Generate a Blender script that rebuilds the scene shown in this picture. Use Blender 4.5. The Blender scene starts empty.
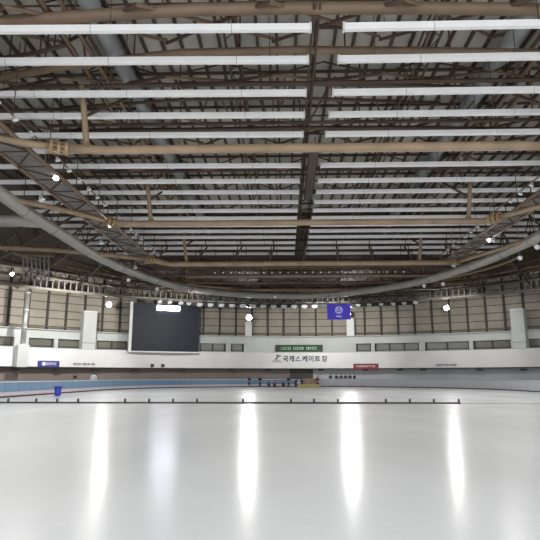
import bpy, bmesh, math, random
from mathutils import Vector, Matrix
random.seed(7)
R = math.radians
sc = bpy.context.scene
col = sc.collection

# ------------------------------------------------------------------ camera, world, exposure
PITCH, YAW, EYE, F = R(11.2), R(1.6), 1.6, 540.0
cam_d = bpy.data.cameras.new('camera'); cam = bpy.data.objects.new('camera', cam_d); col.objects.link(cam)
cam_d.sensor_width = 36; cam_d.sensor_height = 36; cam_d.sensor_fit = 'HORIZONTAL'
cam_d.lens = 36.0; cam_d.clip_end = 600
cam.location = (0, 0, EYE); cam.rotation_euler = (R(90) + PITCH, 0, YAW)
sc.camera = cam
sc.view_settings.view_transform = 'Standard'; sc.view_settings.look = 'None'
sc.view_settings.gamma = 1; sc.view_settings.exposure = 0.45
w = bpy.data.worlds.new('world'); sc.world = w; w.use_nodes = True
w.node_tree.nodes['Background'].inputs[0].default_value = (.92, .95, 1, 1)
w.node_tree.nodes['Background'].inputs[1].default_value = 1.9
LAMP_W = 3500.0          # catwalk floodlights
LENS_E = 280.0
WALL_FILL_W = 4000.0         # added floodlights that brighten the far wall            # lens glow of the lit end floodlights

# ------------------------------------------------------------------ hall plan (metres): Y runs down the hall, CX is its axis
CX, CY, RW = 2.5, 43.0, 60.6          # wall: half circle radius RW about (CX, CY)
RX, RY, RR = 2.5, 67.0, 24.5          # ice edge: half circle radius RR about (RX, RY)
YB = -14.0                            # back end of what is built
CAMROT = cam.rotation_euler.to_matrix()
def ray(px, py):
    return CAMROT @ Vector(((px - 270) / F, (270 - py) / F, -1))
def at_y(px, py, y):
    d = ray(px, py); t = y / d.y
    return Vector((0, 0, EYE)) + d * t
def at_h(px, py, h):
    d = ray(px, py); t = (h - EYE) / d.z
    return Vector((0, 0, EYE)) + d * t
def on_arc(px, py, r, cx=CX, cy=CY):
    d = ray(px, py); a = d.x**2 + d.y**2; b = -2 * (d.x * cx + d.y * cy); c = cx * cx + cy * cy - r * r
    t = (-b + math.sqrt(b * b - 4 * a * c)) / (2 * a)
    return Vector((0, 0, EYE)) + d * t
def arc_pt(deg, r, h, cx=CX, cy=CY):   # 0 = far end, + = right
    a = R(deg); return Vector((cx + r * math.sin(a), cy + r * math.cos(a), h))
def arc_ang(p, cx=CX, cy=CY):
    return math.degrees(math.atan2(p.x - cx, p.y - cy))

# ------------------------------------------------------------------ materials
def mat(name, c, rough=.6, metal=0, var=.12, scale=3.0, bump=0.0, emit=None, es=0, stretch=(1, 1, 1), spec=.5):
    m = bpy.data.materials.new(name); m.use_nodes = True
    nt = m.node_tree; b = nt.nodes['Principled BSDF']
    b.inputs['Roughness'].default_value = rough; b.inputs['Metallic'].default_value = metal
    b.inputs['Specular IOR Level'].default_value = spec
    tc = nt.nodes.new('ShaderNodeTexCoord'); mp = nt.nodes.new('ShaderNodeMapping'); mp.inputs['Scale'].default_value = stretch
    nt.links.new(tc.outputs['Object'], mp.inputs[0])
    n = nt.nodes.new('ShaderNodeTexNoise'); n.inputs['Scale'].default_value = scale; n.inputs['Detail'].default_value = 4
    nt.links.new(mp.outputs[0], n.inputs[0])
    r = nt.nodes.new('ShaderNodeValToRGB')
    r.color_ramp.elements[0].position = .3; r.color_ramp.elements[1].position = .7
    r.color_ramp.elements[0].color = tuple(x * (1 - var) for x in c) + (1,)
    r.color_ramp.elements[1].color = tuple(min(1, x * (1 + var)) for x in c) + (1,)
    nt.links.new(n.outputs[0], r.inputs[0]); nt.links.new(r.outputs[0], b.inputs['Base Color'])
    if bump:
        bp = nt.nodes.new('ShaderNodeBump'); bp.inputs['Strength'].default_value = bump; bp.inputs['Distance'].default_value = .02
        nt.links.new(n.outputs[0], bp.inputs['Height']); nt.links.new(bp.outputs[0], b.inputs['Normal'])
    if emit:
        b.inputs['Emission Color'].default_value = emit + (1,); b.inputs['Emission Strength'].default_value = es
    return m
def s2l(r, g, b):
    f = lambda v: (v / 255 / 12.92) if v / 255 <= .04045 else ((v / 255 + .055) / 1.055) ** 2.4
    return (f(r), f(g), f(b))
M = {}
M['baffle'] = mat('white baffle', (.9, .9, .89), .6, 0, .03, .8)
M['joint'] = mat('joint', (.5, .49, .48), .6)
M['brown'] = mat('brown painted steel', s2l(150, 129, 104), .5, 0, .18, .6)
M['brownmid'] = mat('mid brown steel', s2l(118, 99, 79), .5, 0, .2, .6)  # tone between the plain brown and the dark brown
M['browndk'] = mat('dark brown steel', s2l(76, 60, 48), .55, 0, .2, .8)
M['browntan'] = mat('tan sleeve', s2l(158, 132, 96), .5, 0, .2, 2)
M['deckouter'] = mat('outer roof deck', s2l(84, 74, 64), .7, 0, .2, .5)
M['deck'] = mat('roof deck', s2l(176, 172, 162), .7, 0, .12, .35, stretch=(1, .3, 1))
M['rib'] = mat('roof rib', s2l(70, 58, 50), .6, 0, .2, 1)
M['duct'] = mat('galvanised duct', s2l(140, 144, 142), .5, .1, .1, .5)
M['tube'] = mat('grey ring tube', s2l(132, 129, 122), .5, .1, .1, .5)
M['ringtube'] = mat('big ring tube', s2l(164, 160, 153), .45, .05, .1, .5)
M['grey'] = mat('grey steel', s2l(150, 146, 140), .45, .2, .12, 2)
M['walk'] = mat('walkway plate', s2l(120, 116, 112), .6, .1, .15, 1.5)
M['white'] = mat('white painted wall', (.82, .82, .80), .6, 0, .05, .3)
M['white2'] = mat('white upper wall', s2l(205, 208, 203), .6, 0, .06, .3)
M['lamp'] = mat('lamp housing', (.75, .75, .74), .4, .1, .05, 3)
M['dark'] = mat('dark fitting', (.03, .03, .033), .5, 0, .2, 3)
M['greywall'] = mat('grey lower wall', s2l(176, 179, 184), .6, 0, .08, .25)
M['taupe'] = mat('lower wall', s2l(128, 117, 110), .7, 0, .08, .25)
M['window'] = mat('window glass', s2l(120, 118, 108), .15, 0, .12, .4)
M['column'] = mat('wall column', s2l(66, 60, 54), .6, 0, .15, 1)
M['girt'] = mat('wall girt', s2l(95, 88, 80), .6, 0, .15, 1)
M['post'] = mat('silver pipe', s2l(190, 190, 186), .3, .5, .1, 1)
M['bluepad'] = mat('blue pad vinyl', s2l(122, 152, 182), .45, 0, .08, 1)
M['greypad'] = mat('grey pad vinyl', s2l(188, 191, 197), .45, 0, .06, 1)
M['kick'] = mat('pale kick strip', s2l(214, 204, 210), .5, 0, .05, 2)
M['cap'] = mat('white pad cap', s2l(215, 225, 230), .5, 0, .03, 2)
M['seal'] = mat('dark ice edge seal', s2l(70, 55, 52), .6, 0, .2, 2)
M['screen'] = mat('screen face', s2l(25, 29, 43), .6, 0, .1, .8)
M['banner'] = mat('blue banner cloth', s2l(66, 58, 190), .7, 0, .08, 1.5, .2)
M['emblem'] = mat('pale lilac print', s2l(190, 190, 245), .7, 0, .04, 3)
M['green'] = mat('dark green board', s2l(38, 82, 50), .6, 0, .15, 1)
M['greenpale'] = mat('pale green print', s2l(176, 220, 180), .6, 0, .1, 2)
M['bluesign'] = mat('blue sign', s2l(58, 62, 140), .5, 0, .08, 1)
M['redsign'] = mat('red sign', s2l(136, 46, 52), .5, 0, .1, 1)
M['signwhite'] = mat('white lettering', (.85, .85, .88), .5, 0, .02, 1)
M['navy'] = mat('navy lettering', s2l(48, 50, 66), .5, 0, .1, 1)
M['bin'] = mat('blue plastic', s2l(52, 66, 170), .4, 0, .08, 3)
M['yellow'] = mat('yellow board', s2l(190, 180, 90), .5, 0, .1, 2)
M['tan'] = mat('tan board', s2l(170, 145, 120), .6, 0, .1, 2)
M['concrete'] = mat('concrete', s2l(120, 117, 112), .8, 0, .12, .5)
M['skin'] = mat('skin', s2l(200, 155, 130), .6, 0, .04, 5)
M['hair'] = mat('hair', (.02, .017, .015), .6, 0, .1, 9)
M['black'] = mat('black cloth', (.03, .03, .035), .8, 0, .15, 5)
M['blue'] = mat('navy cloth', s2l(40, 52, 90), .8, 0, .15, 5)
M['red'] = mat('red cloth', s2l(140, 50, 45), .8, 0, .15, 5)
M['seatgrey'] = mat('grey plastic', s2l(90, 90, 96), .5, 0, .1, 5)
M['lens'] = mat('lit lamp lens', (.9, .9, .9), .3, 0, 0, 1, emit=(1, .985, .95), es=LENS_E)
M['lens_side'] = mat('lit side lamp lens', (.9, .9, .9), .3, 0, 0, 1, emit=(1, .985, .95), es=LENS_E * .5)
M['lens_small'] = mat('lit small lens', (.9, .9, .9), .3, 0, 0, 1, emit=(1, .985, .95), es=40)
M['lens_off'] = mat('unlit lamp glass', (.85, .85, .84), .3, 0, .03, 3)
M['strip'] = mat('lit strip', (.9, .9, .95), .3, 0, 0, 1, emit=(.86, .86, 1.0), es=16)

def ice_material():
    m = bpy.data.materials.new('white ice'); m.use_nodes = True
    nt = m.node_tree; b = nt.nodes['Principled BSDF']
    b.inputs['IOR'].default_value = 1.4
    tc = nt.nodes.new('ShaderNodeTexCoord')
    def noise(sc_, st, det=4):
        mp = nt.nodes.new('ShaderNodeMapping'); mp.inputs['Scale'].default_value = st
        nt.links.new(tc.outputs['Object'], mp.inputs[0])
        n = nt.nodes.new('ShaderNodeTexNoise'); n.inputs['Scale'].default_value = sc_; n.inputs['Detail'].default_value = det
        nt.links.new(mp.outputs[0], n.inputs[0]); return n
    a = noise(.35, (1, .35, 1)); c = noise(6, (.25, 1.3, 1), 6)
    mx = nt.nodes.new('ShaderNodeMix'); mx.data_type = 'FLOAT'; mx.inputs[0].default_value = .4
    nt.links.new(a.outputs[0], mx.inputs[2]); nt.links.new(c.outputs[0], mx.inputs[3])
    r = nt.nodes.new('ShaderNodeValToRGB'); r.color_ramp.elements[0].position = .3; r.color_ramp.elements[1].position = .72
    r.color_ramp.elements[0].color = (.72, .735, .75, 1); r.color_ramp.elements[1].color = (.80, .815, .83, 1)
    nt.links.new(mx.outputs[0], r.inputs[0]); nt.links.new(r.outputs[0], b.inputs['Base Color'])
    rr = nt.nodes.new('ShaderNodeMapRange'); rr.inputs[1].default_value = .3; rr.inputs[2].default_value = .7
    rr.inputs[3].default_value = .19; rr.inputs[4].default_value = .24
    nt.links.new(a.outputs[0], rr.inputs[0]); nt.links.new(rr.outputs[0], b.inputs['Roughness'])
    bp = nt.nodes.new('ShaderNodeBump'); bp.inputs['Strength'].default_value = .06; bp.inputs['Distance'].default_value = .01
    nt.links.new(c.outputs[0], bp.inputs['Height']); nt.links.new(bp.outputs[0], b.inputs['Normal'])
    return m
M['ice'] = ice_material()

def panel_material():
    m = mat('tan wall panels', s2l(166, 158, 144), .65, 0, .1, .5)
    nt = m.node_tree; b = nt.nodes['Principled BSDF']
    tc = nt.nodes.new('ShaderNodeTexCoord'); wv = nt.nodes.new('ShaderNodeTexWave'); wv.bands_direction = 'Z'
    wv.inputs['Scale'].default_value = 1.2; wv.inputs['Distortion'].default_value = 0
    nt.links.new(tc.outputs['Object'], wv.inputs[0])
    bp = nt.nodes.new('ShaderNodeBump'); bp.inputs['Strength'].default_value = .35; bp.inputs['Distance'].default_value = .05
    nt.links.new(wv.outputs[0], bp.inputs['Height']); nt.links.new(bp.outputs[0], b.inputs['Normal'])
    return m
M['panel'] = panel_material()

# ------------------------------------------------------------------ mesh helpers
def link(name, bm, m, parent=None, smooth=False):
    me = bpy.data.meshes.new(name)
    bmesh.ops.recalc_face_normals(bm, faces=bm.faces)
    bm.to_mesh(me); bm.free()
    if smooth:
        for p in me.polygons: p.use_smooth = True
    me.materials.append(M[m])
    o = bpy.data.objects.new(name, me); col.objects.link(o)
    if parent: o.parent = parent
    return o
def thing(name, loc=(0, 0, 0), rz=0):
    o = bpy.data.objects.new(name, None); o.empty_display_size = .2; col.objects.link(o)
    o.location = loc; o.rotation_euler = (0, 0, rz); return o
def tag(o, label=None, cat=None, group=None, kind=None):
    if label: o['label'] = label
    if cat: o['category'] = cat
    if group: o['group'] = group
    if kind: o['kind'] = kind
    return o
def box(bm, lo, hi, mtx=None, bev=0):
    c = [(a + b) / 2 for a, b in zip(lo, hi)]; s = [b - a for a, b in zip(lo, hi)]
    m = Matrix.Translation(c) @ Matrix.Diagonal((s[0], s[1], s[2], 1))
    if mtx is not None: m = mtx @ m
    r = bmesh.ops.create_cube(bm, size=1, matrix=m)
    if bev:
        ed = list({e for v in r['verts'] for e in v.link_edges})
        bmesh.ops.bevel(bm, geom=ed, offset=bev, segments=2, affect='EDGES')
def frame_between(p, q):
    d = q - p; z = d.normalized(); up = Vector((0, 0, 1)) if abs(z.z) < .95 else Vector((0, 1, 0))
    x = up.cross(z).normalized(); y = z.cross(x)
    return Matrix((x, y, z)).transposed().to_4x4(), d.length
def polytube(bm, pts, r, seg=10, cap=True):
    pts = [Vector(p) for p in pts]; rings = []
    for i, p in enumerate(pts):
        t = (pts[min(i + 1, len(pts) - 1)] - pts[max(i - 1, 0)]).normalized()
        up = Vector((0, 0, 1)) if abs(t.z) < .95 else Vector((0, 1, 0))
        x = up.cross(t).normalized(); y = t.cross(x)
        rings.append([bm.verts.new(p + r * (math.cos(2 * math.pi * k / seg) * x + math.sin(2 * math.pi * k / seg) * y)) for k in range(seg)])
    for a, b in zip(rings, rings[1:]):
        for k in range(seg):
            bm.faces.new((a[k], a[(k + 1) % seg], b[(k + 1) % seg], b[k]))
    if cap:
        bm.faces.new(rings[0]); bm.faces.new(rings[-1][::-1])
def lathe(bm, prof, seg=20, mtx=None):
    rings = []
    for r, z in prof:
        rings.append([bm.verts.new((mtx @ Vector((r * math.cos(2 * math.pi * k / seg), r * math.sin(2 * math.pi * k / seg), z))) if mtx is not None
                      else Vector((r * math.cos(2 * math.pi * k / seg), r * math.sin(2 * math.pi * k / seg), z))) for k in range(seg)])
    for a, b in zip(rings, rings[1:]):
        for k in range(seg): bm.faces.new((a[k], a[(k + 1) % seg], b[(k + 1) % seg], b[k]))
    bm.faces.new(rings[0]); bm.faces.new(rings[-1][::-1])
_unit = {}
def member(name, p, q, r, m, parent):          # a straight steel member as its own object (shared unit mesh)
    if (m, name) not in _unit:
        bm = bmesh.new(); lathe(bm, [(1, 0), (1, 1)], 8)
        o = link(name, bm, m, smooth=False); _unit[(m, name)] = o.data
        bpy.data.objects.remove(o)
    p = Vector(p); q = Vector(q)
    o = bpy.data.objects.new(name, _unit[(m, name)]); col.objects.link(o)
    fr, L = frame_between(p, q)
    o.parent = parent
    o.matrix_basis = Matrix.Translation(p) @ fr @ Matrix.Diagonal((r, r, L, 1))
    return o
def arc_solid(r0, r1, h0, h1, a0, a1, step=1.45, cx=CX, cy=CY):
    bm = bmesh.new(); n = max(1, round((a1 - a0) / step)); rs = []
    for i in range(n + 1):
        a = a0 + (a1 - a0) * i / n
        rs.append([bm.verts.new(arc_pt(a, r, h, cx, cy)) for r, h in ((r0, h0), (r1, h0), (r1, h1), (r0, h1))])
    for a, b in zip(rs, rs[1:]):
        for k in range(4): bm.faces.new((a[k], a[(k + 1) % 4], b[(k + 1) % 4], b[k]))
    bm.faces.new(rs[0]); bm.faces.new(rs[-1][::-1])
    return bm
def stadium(r, h, cx, cy, y0, n=36):           # open U: left leg up, round the far end, right leg back
    pts = [Vector((cx - r, y0 + (cy - y0) * i / 6, h)) for i in range(6)]
    pts += [arc_pt(-90 + 180 * i / n, r, h, cx, cy) for i in range(n + 1)]
    pts += [Vector((cx + r, cy - (cy - y0) * i / 6, h)) for i in range(1, 7)]
    return pts
_units = 'zeroth first second third fourth fifth sixth seventh eighth ninth tenth eleventh twelfth thirteenth fourteenth fifteenth sixteenth seventeenth eighteenth nineteenth'.split()
_tens = {2: 'twenty', 3: 'thirty', 4: 'forty', 5: 'fifty', 6: 'sixty', 7: 'seventy', 8: 'eighty', 9: 'ninety'}
_tth = {2: 'twentieth', 3: 'thirtieth', 4: 'fortieth', 5: 'fiftieth', 6: 'sixtieth', 7: 'seventieth', 8: 'eightieth', 9: 'ninetieth'}
def nth(i):
    if i < 20: return _units[i]
    return _tth[i // 10] if i % 10 == 0 else _tens[i // 10] + '-' + _units[i % 10]

# ------------------------------------------------------------------ heights read off the far wall
H_par0 = on_arc(285, 368.3, 56.5).z; H_par1 = on_arc(285, 352.5, 56.5).z
H_band0 = on_arc(285, 352, 59.2).z; H_band1 = on_arc(285, 337, 59.2).z
H_top = 18.6
DECK = 21.6
def deck_h(x, y):
    dx = max(0, abs(x - CX) - 24); dy = max(0, y - 66)
    d = math.hypot(dx, dy)
    return DECK - max(0, min(d, 38)) * .1

# ------------------------------------------------------------------ floor
bm = bmesh.new()
pts = stadium(RR, 0, RX, RY, YB, 48)
bm.faces.new([bm.verts.new(p) for p in pts])
o = link('floor', bm, 'ice'); tag(o, kind='structure')
bm = bmesh.new()
inner = [p.copy() for p in stadium(RR + .45, .35, RX, RY, YB, 48)]; outer = stadium(RW, .35, CX, CY, YB, 48)
iv = [bm.verts.new(p) for p in inner]; ov = [bm.verts.new(p) for p in outer]
for a in range(len(iv) - 1): bm.faces.new((iv[a], iv[a + 1], ov[a + 1], ov[a]))
o = link('floor_concourse', bm, 'concrete'); tag(o, kind='structure')

# ------------------------------------------------------------------ far wall (curved), balcony, windows
A0, A1 = -90, 90
wall = link('wall_back', arc_solid(RW, RW + .4, 0, H_top, A0, A1), 'panel'); tag(wall, kind='structure')
k = -31
while k <= 31:
    a = k * 2.9 + .3
    bm = bmesh.new()
    p0 = arc_pt(a, RW - .16, 0); mt = Matrix.Translation(p0) @ Matrix.Rotation(-R(a), 4, 'Z')
    box(bm, (-.17, -.16, H_band1 - .1), (.17, .16, H_top), mt)
    link('wall_column', bm, 'column', wall); k += 1
for i in range(7):
    h = H_band1 + .7 + i * 1.32
    link('girt', arc_solid(RW - .12, RW, h, h + .14, A0, A1), 'girt', wall)
link('girt', arc_solid(RW - 1.1, RW - .9, H_band1 + .55, H_band1 + .68, A0, A1), 'girt', wall)   # rail over the ledge
for s, nm in ((-1, 'left'), (1, 'right')):
    bm = bmesh.new(); x = CX + s * RW
    box(bm, (min(x, x + s * .4), YB, 0), (max(x, x + s * .4), CY, H_top))
    o = link('wall_' + nm, bm, 'panel'); tag(o, kind='structure')
# lower wall under the balcony
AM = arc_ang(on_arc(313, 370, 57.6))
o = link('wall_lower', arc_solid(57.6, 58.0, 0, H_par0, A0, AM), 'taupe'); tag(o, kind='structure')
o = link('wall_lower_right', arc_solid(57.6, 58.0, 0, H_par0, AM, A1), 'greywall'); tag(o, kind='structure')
o = link('trim_1', arc_solid(56.3, RW, H_par0 - .12, H_par0, A0, A1), 'column'); tag(o, kind='structure')   # balcony soffit edge
par = link('wall_parapet', arc_solid(56.3, 56.6, H_par0, H_par1, A0, A1), 'white'); tag(par, kind='structure')
link('coping', arc_solid(56.2, 56.7, H_par1, H_par1 + .08, A0, A1), 'white2', par)
# upper white wall band with window openings
wins_px = [(-8, 14), (28.5, 54), (58, 82), (97, 128), (200, 226), (231, 244), (356, 371), (374.5, 419), (425, 469), (473, 511), (526, 548)]
hw0, hw1 = H_par1 - .3, on_arc(285, 344, 59.2).z
spans = []; 
for a, b in wins_px:
    spans.append((arc_ang(on_arc(a, 345, 59.2)), arc_ang(on_arc(b, 345, 59.2))))
band = link('wall_band', arc_solid(59.2, RW, hw1, H_band1, A0, A1), 'white2'); tag(band, kind='structure')
link('ledge', arc_solid(58.6, RW, H_band1, H_band1 + .12, A0, A1), 'white2', band)
prev = A0
for i, (a, b) in enumerate(spans + [(A1, A1)]):
    link('pier', arc_solid(59.2, RW, H_par0, hw1, prev, a), 'white2', band); prev = b
link('sill', arc_solid(59.2, RW, H_par0, hw0, A0, A1), 'white2', band)
for i, (a, b) in enumerate(spans):
    wv = link('window_%d' % (i + 1), arc_solid(59.9, 60.0, hw0, hw1, a, b), 'window'); tag(wv, kind='structure')
    n = max(1, round((b - a) / 2.9))
    for j in range(n + 1):
        aa = a + (b - a) * j / n if 0 < j < n else (a + .15 if j == 0 else b - .15)
        p0 = arc_pt(aa, 59.75, 0); mt = Matrix.Translation(p0) @ Matrix.Rotation(-R(aa), 4, 'Z')
        bm = bmesh.new(); box(bm, (-.12, -.1, hw0), (.12, .1, hw1 + .02), mt); link('mullion', bm, 'column', wv)
    link('window_rail', arc_solid(59.7, 59.78, hw0 + .75, hw0 + .85, a, b), 'column', wv)

# wall-mounted boxes measured against the photograph's frame
def wall_box(name, px0, px1, py0, py1, r, depth, m, parent=None, h0=None, bev=0):
    c = on_arc((px0 + px1) / 2, (py0 + py1) / 2, r)
    a = arc_ang(c); L = on_arc(px0, (py0 + py1) / 2, r); Q = on_arc(px1, (py0 + py1) / 2, r)
    wd = (Vector((L.x, L.y)) - Vector((Q.x, Q.y))).length
    z1 = on_arc((px0 + px1) / 2, py0, r).z; z0 = on_arc((px0 + px1) / 2, py1, r).z if h0 is None else h0
    mt = Matrix.Translation((c.x, c.y, 0)) @ Matrix.Rotation(-R(a), 4, 'Z')
    bm = bmesh.new(); box(bm, (-wd / 2, 0, z0), (wd / 2, depth, z1), mt, bev)
    return link(name, bm, m, parent), mt, wd, z0, z1
# towers
for i, (x0, x1, y0, lab) in enumerate([(83.5, 96.5, 311, 'tall white box tower on the far wall left of the big screen'),
                                       (511, 524.5, 308.5, 'tall white box tower at the right end of the far wall')]):
    t = thing('service_tower')
    tag(t, lab, 'tower', 'white box towers on the far wall')
    b, mt, wd, z0, z1 = wall_box('shaft', x0, x1, y0, 345, 57.4, 1.9, 'white2', t, h0=H_par0)
    bm = bmesh.new(); box(bm, (-wd / 2 - .06, -.06, z1 - .14), (wd / 2 + .06, 1.9, z1), mt); link('cap', bm, 'white', t)
    bm = bmesh.new(); box(bm, (-wd / 2 - .02, -.05, z0 + 3.9), (wd / 2 + .02, 0, z0 + 4.0), mt); link('seam', bm, 'grey', t)
for x0, x1, y0, lab in [(245.3, 252, 322, 'short white duct post below the middle floodlight'), (346.5, 354, 318.5, 'short white duct post beside the blue banner')]:
    t = thing('duct_post'); tag(t, lab, 'post', 'white duct posts on the ledge')
    b, mt, wd, z0, z1 = wall_box('shaft', x0, x1, y0, 330, 59.0, .8, 'white', t, h0=H_band1 + .12)
    bm = bmesh.new(); box(bm, (-wd / 2 - .05, -.05, z1), (wd / 2 + .05, .85, z1 + .1), mt); link('cap', bm, 'white2', t)
# pipe on the left
t = thing('vent_pipe'); tag(t, 'silver vertical pipe rising from a white box at the far left', 'pipe')
b, mt, wd, z0, z1 = wall_box('box', 17.5, 28.5, 345, 367.5, 55.1, 1.1, 'white2', t, h0=H_par0 - .1)
bm = bmesh.new(); box(bm, (-wd / 2 - .05, -.05, z1 - .12), (wd / 2 + .05, 1.1, z1 + .02), mt); link('cap', bm, 'white', t)
pt = mt @ Vector((.05, .5, z1)); bm = bmesh.new(); polytube(bm, [pt, pt + Vector((0, 0, 8.2))], .38, 14); link('pipe', bm, 'post', t, True)
for dz in (.05, 2.6, 5.2, 7.8):
    bm = bmesh.new(); polytube(bm, [pt + Vector((0, 0, dz)), pt + Vector((0, 0, dz + .15))], .46, 14); link('collar', bm, 'white2', t)

# ------------------------------------------------------------------ signs and lettering
def text_mesh(name, s, size, m, parent, mtx, ext=.02, sx=1.0):
    cu = bpy.data.curves.new(name, 'FONT'); cu.body = s; cu.size = size; cu.extrude = ext; cu.align_x = 'CENTER'; cu.align_y = 'CENTER'
    cu.offset = size * .028
    tmp = bpy.data.objects.new(name, cu); col.objects.link(tmp)
    bpy.context.view_layer.update()
    me = bpy.data.meshes.new_from_object(tmp.evaluated_get(bpy.context.evaluated_depsgraph_get()))
    bpy.data.objects.remove(tmp)
    me.transform(mtx @ Matrix.Rotation(R(90), 4, 'X') @ Matrix.Diagonal((sx, 1, 1, 1)))
    me.materials.clear(); me.materials.append(M[m])
    o = bpy.data.objects.new(name, me); col.objects.link(o)
    if parent: o.parent = parent
    return o
def sign(name, px0, px1, py0, py1, m, label, cat, r=56.3, dep=.08):
    t = thing(name); tag(t, label, cat)
    b, mt, wd, z0, z1 = wall_box('board', px0, px1, py0, py1, r - dep, dep, m, t)
    return t, mt, wd, z0, z1
# main lettering: emblem and seven characters on the parapet
c = on_arc(304, 357.6, 56.28); a = arc_ang(c)
t = thing('wall_lettering'); tag(t, 'large dark Korean lettering on the white parapet below the green board', 'lettering')
chars = '국제스케이트장'; xs = [285.5, 291.8, 298.2, 305, 311.2, 317.5, 324.5]
for ch, x in zip(chars, xs):
    c = on_arc(x, 359.2, 56.27); mt = Matrix.Translation(c) @ Matrix.Rotation(-R(arc_ang(c)), 4, 'Z')
    text_mesh('character', ch, 1.15, 'navy', t, mt)
t = thing('wall_emblem'); tag(t, 'small dark swoosh emblem left of the Korean lettering on the parapet', 'emblem')
c = on_arc(276.5, 359.2, 56.27); mt = Matrix.Translation(c) @ Matrix.Rotation(-R(arc_ang(c)), 4, 'Z')
bm = bmesh.new()
polytube(bm, [mt @ Vector(p) for p in ((-.15, 0, -.05), (.1, 0, .3), (.45, 0, .62), (.75, 0, .55))], .13, 8)
link('swoosh', bm, 'navy', t)
bm = bmesh.new(); lathe(bm, [(.15, -.03), (.15, .03)], 14, mt @ Matrix.Translation((.1, 0, .72)) @ Matrix.Rotation(R(90), 4, 'X')); link('dot', bm, 'navy', t)
bm = bmesh.new(); box(bm, (-.85, -.02, -.52), (.95, .02, -.38), mt); box(bm, (-.6, -.02, -.25), (.7, .02, -.14), mt); link('underline', bm, 'grey', t)
# green board
t, mt, wd, z0, z1 = sign('green_board', 277, 321.5, 345, 351.6, 'green', 'long dark green board with pale writing above the Korean lettering', 'sign', 58.75)
for i, (u, ww) in enumerate([(-2.45, 2.0), (-.1, 2.0), (2.3, 2.0)]):
    # rows of pale strokes, too small to read
    bm = bmesh.new(); random.seed(20 + i)
    for q in range(6):
        x = u - ww / 2 + q * ww / 6
        box(bm, (x, -.03, z0 + .32), (x + .22, 0, z0 + .42), mt); box(bm, (x + random.uniform(0, .15), -.03, z0 + .3), (x + .2, 0, z0 + .85), mt)
        box(bm, (x, -.03, z0 + .7 + random.uniform(-.1, .1)), (x + .24, 0, z0 + .82), mt)
    link('writing', bm, 'greenpale', t)
for s in (-1, 1):
    bm = bmesh.new(); box(bm, (s * wd / 2 - .25, -.06, z0 - .02), (s * wd / 2 + .25, .1, z1 + .03), mt); link('end_post', bm, 'column', t)
bm = bmesh.new(); box(bm, (-wd / 2, -.04, z1 - .07), (wd / 2, 0, z1 + .03), mt); link('frame', bm, 'green', t)
# little dark bits right of the board
# blue sign, red sign
def strokes(name, mt, u0, u1, z0, z1, m, parent, seed, n):
    rnd = random.Random(seed); bm = bmesh.new(); st = (u1 - u0) / n
    for q in range(n):
        x = u0 + q * st; wv = st * .72
        box(bm, (x, -.03, z0), (x + wv * .22, 0, z1), mt)
        if rnd.random() < .7: box(bm, (x, -.03, z1 - (z1 - z0) * .2), (x + wv, 0, z1), mt)
        if rnd.random() < .7: box(bm, (x, -.03, z0 + (z1 - z0) * .4), (x + wv, 0, z0 + (z1 - z0) * .58), mt)
        if rnd.random() < .6: box(bm, (x, -.03, z0), (x + wv, 0, z0 + (z1 - z0) * .2), mt)
        if rnd.random() < .5: box(bm, (x + wv * .78, -.03, z0), (x + wv, 0, z1), mt)
    return link(name, bm, m, parent)
t, mt, wd, z0, z1 = sign('blue_sign', 37.8, 59.6, 360.8, 367, 'bluesign', 'blue sign with white marks low on the left parapet', 'sign')
bm = bmesh.new(); lathe(bm, [(.3, 0), (.3, .03)], 16, mt @ Matrix.Translation((-wd * .22, 0, (z0 + z1) / 2)) @ Matrix.Rotation(R(90), 4, 'X')); link('emblem', bm, 'signwhite', t)
strokes('writing', mt, -wd * .1, wd * .38, z0 + .3, z1 - .25, 'signwhite', t, 3, 5)
t, mt, wd, z0, z1 = sign('red_sign', 353.2, 378.5, 363.6, 369.2, 'redsign', 'long dark red sign with pale marks on the lower parapet edge', 'sign')
strokes('writing', mt, -wd * .38, wd * .38, z0 + .35, z1 - .3, 'signwhite', t, 5, 12)
for px0, px1, py, lab, sd, n in [(73.5, 95.5, 364, 'row of small dark letters on the left parapet beside the blue sign', 11, 12),
                                 (436, 457, 365, 'row of small dark letters on the right parapet', 12, 12)]:
    c = on_arc((px0 + px1) / 2, py, 56.27); mt = Matrix.Translation((c.x, c.y, 0)) @ Matrix.Rotation(-R(arc_ang(c)), 4, 'Z')
    wd = (on_arc(px0, py, 56.27) - on_arc(px1, py, 56.27)).length
    o = strokes('small_lettering', mt, -wd / 2, wd / 2, c.z - .2, c.z + .16, 'navy', None, sd, n); tag(o, lab, 'lettering')
for px, lab in [(152.5, 'left one of two small dark speakers on the parapet below the screen'), (163, 'right one of two small dark speakers on the parapet below the screen')]:
    t = thing('wall_speaker'); tag(t, lab, 'speaker', 'small speakers below the screen')
    b, mt, wd, z0, z1 = wall_box('cabinet', px - 1.5, px + 1.5, 364, 367, 56.0, .3, 'seal', t)
    bm = bmesh.new(); box(bm, (-wd * .35, -.02, z0 + .08), (wd * .35, 0, z1 - .08), mt); link('grille', bm, 'dark', t)
# dark fittings under the balcony edge
for i, px in enumerate([16, 58, 96, 137, 184, 231, 268, 321, 365, 400, 423, 479, 523]):
    t = thing('soffit_light'); tag(t, 'dark fitting hanging under the balcony edge, %s from the left' % nth(i + 1), 'light fitting', 'dark fittings under the balcony')
    b, mt, wd, z0, z1 = wall_box('housing', px - 3, px + 3, 368.8, 370.4, 56.5, .5, 'dark', t)
    bm = bmesh.new(); box(bm, (-.06, .2, z1), (.06, .3, H_par0), mt); link('bracket', bm, 'column', t)
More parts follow.
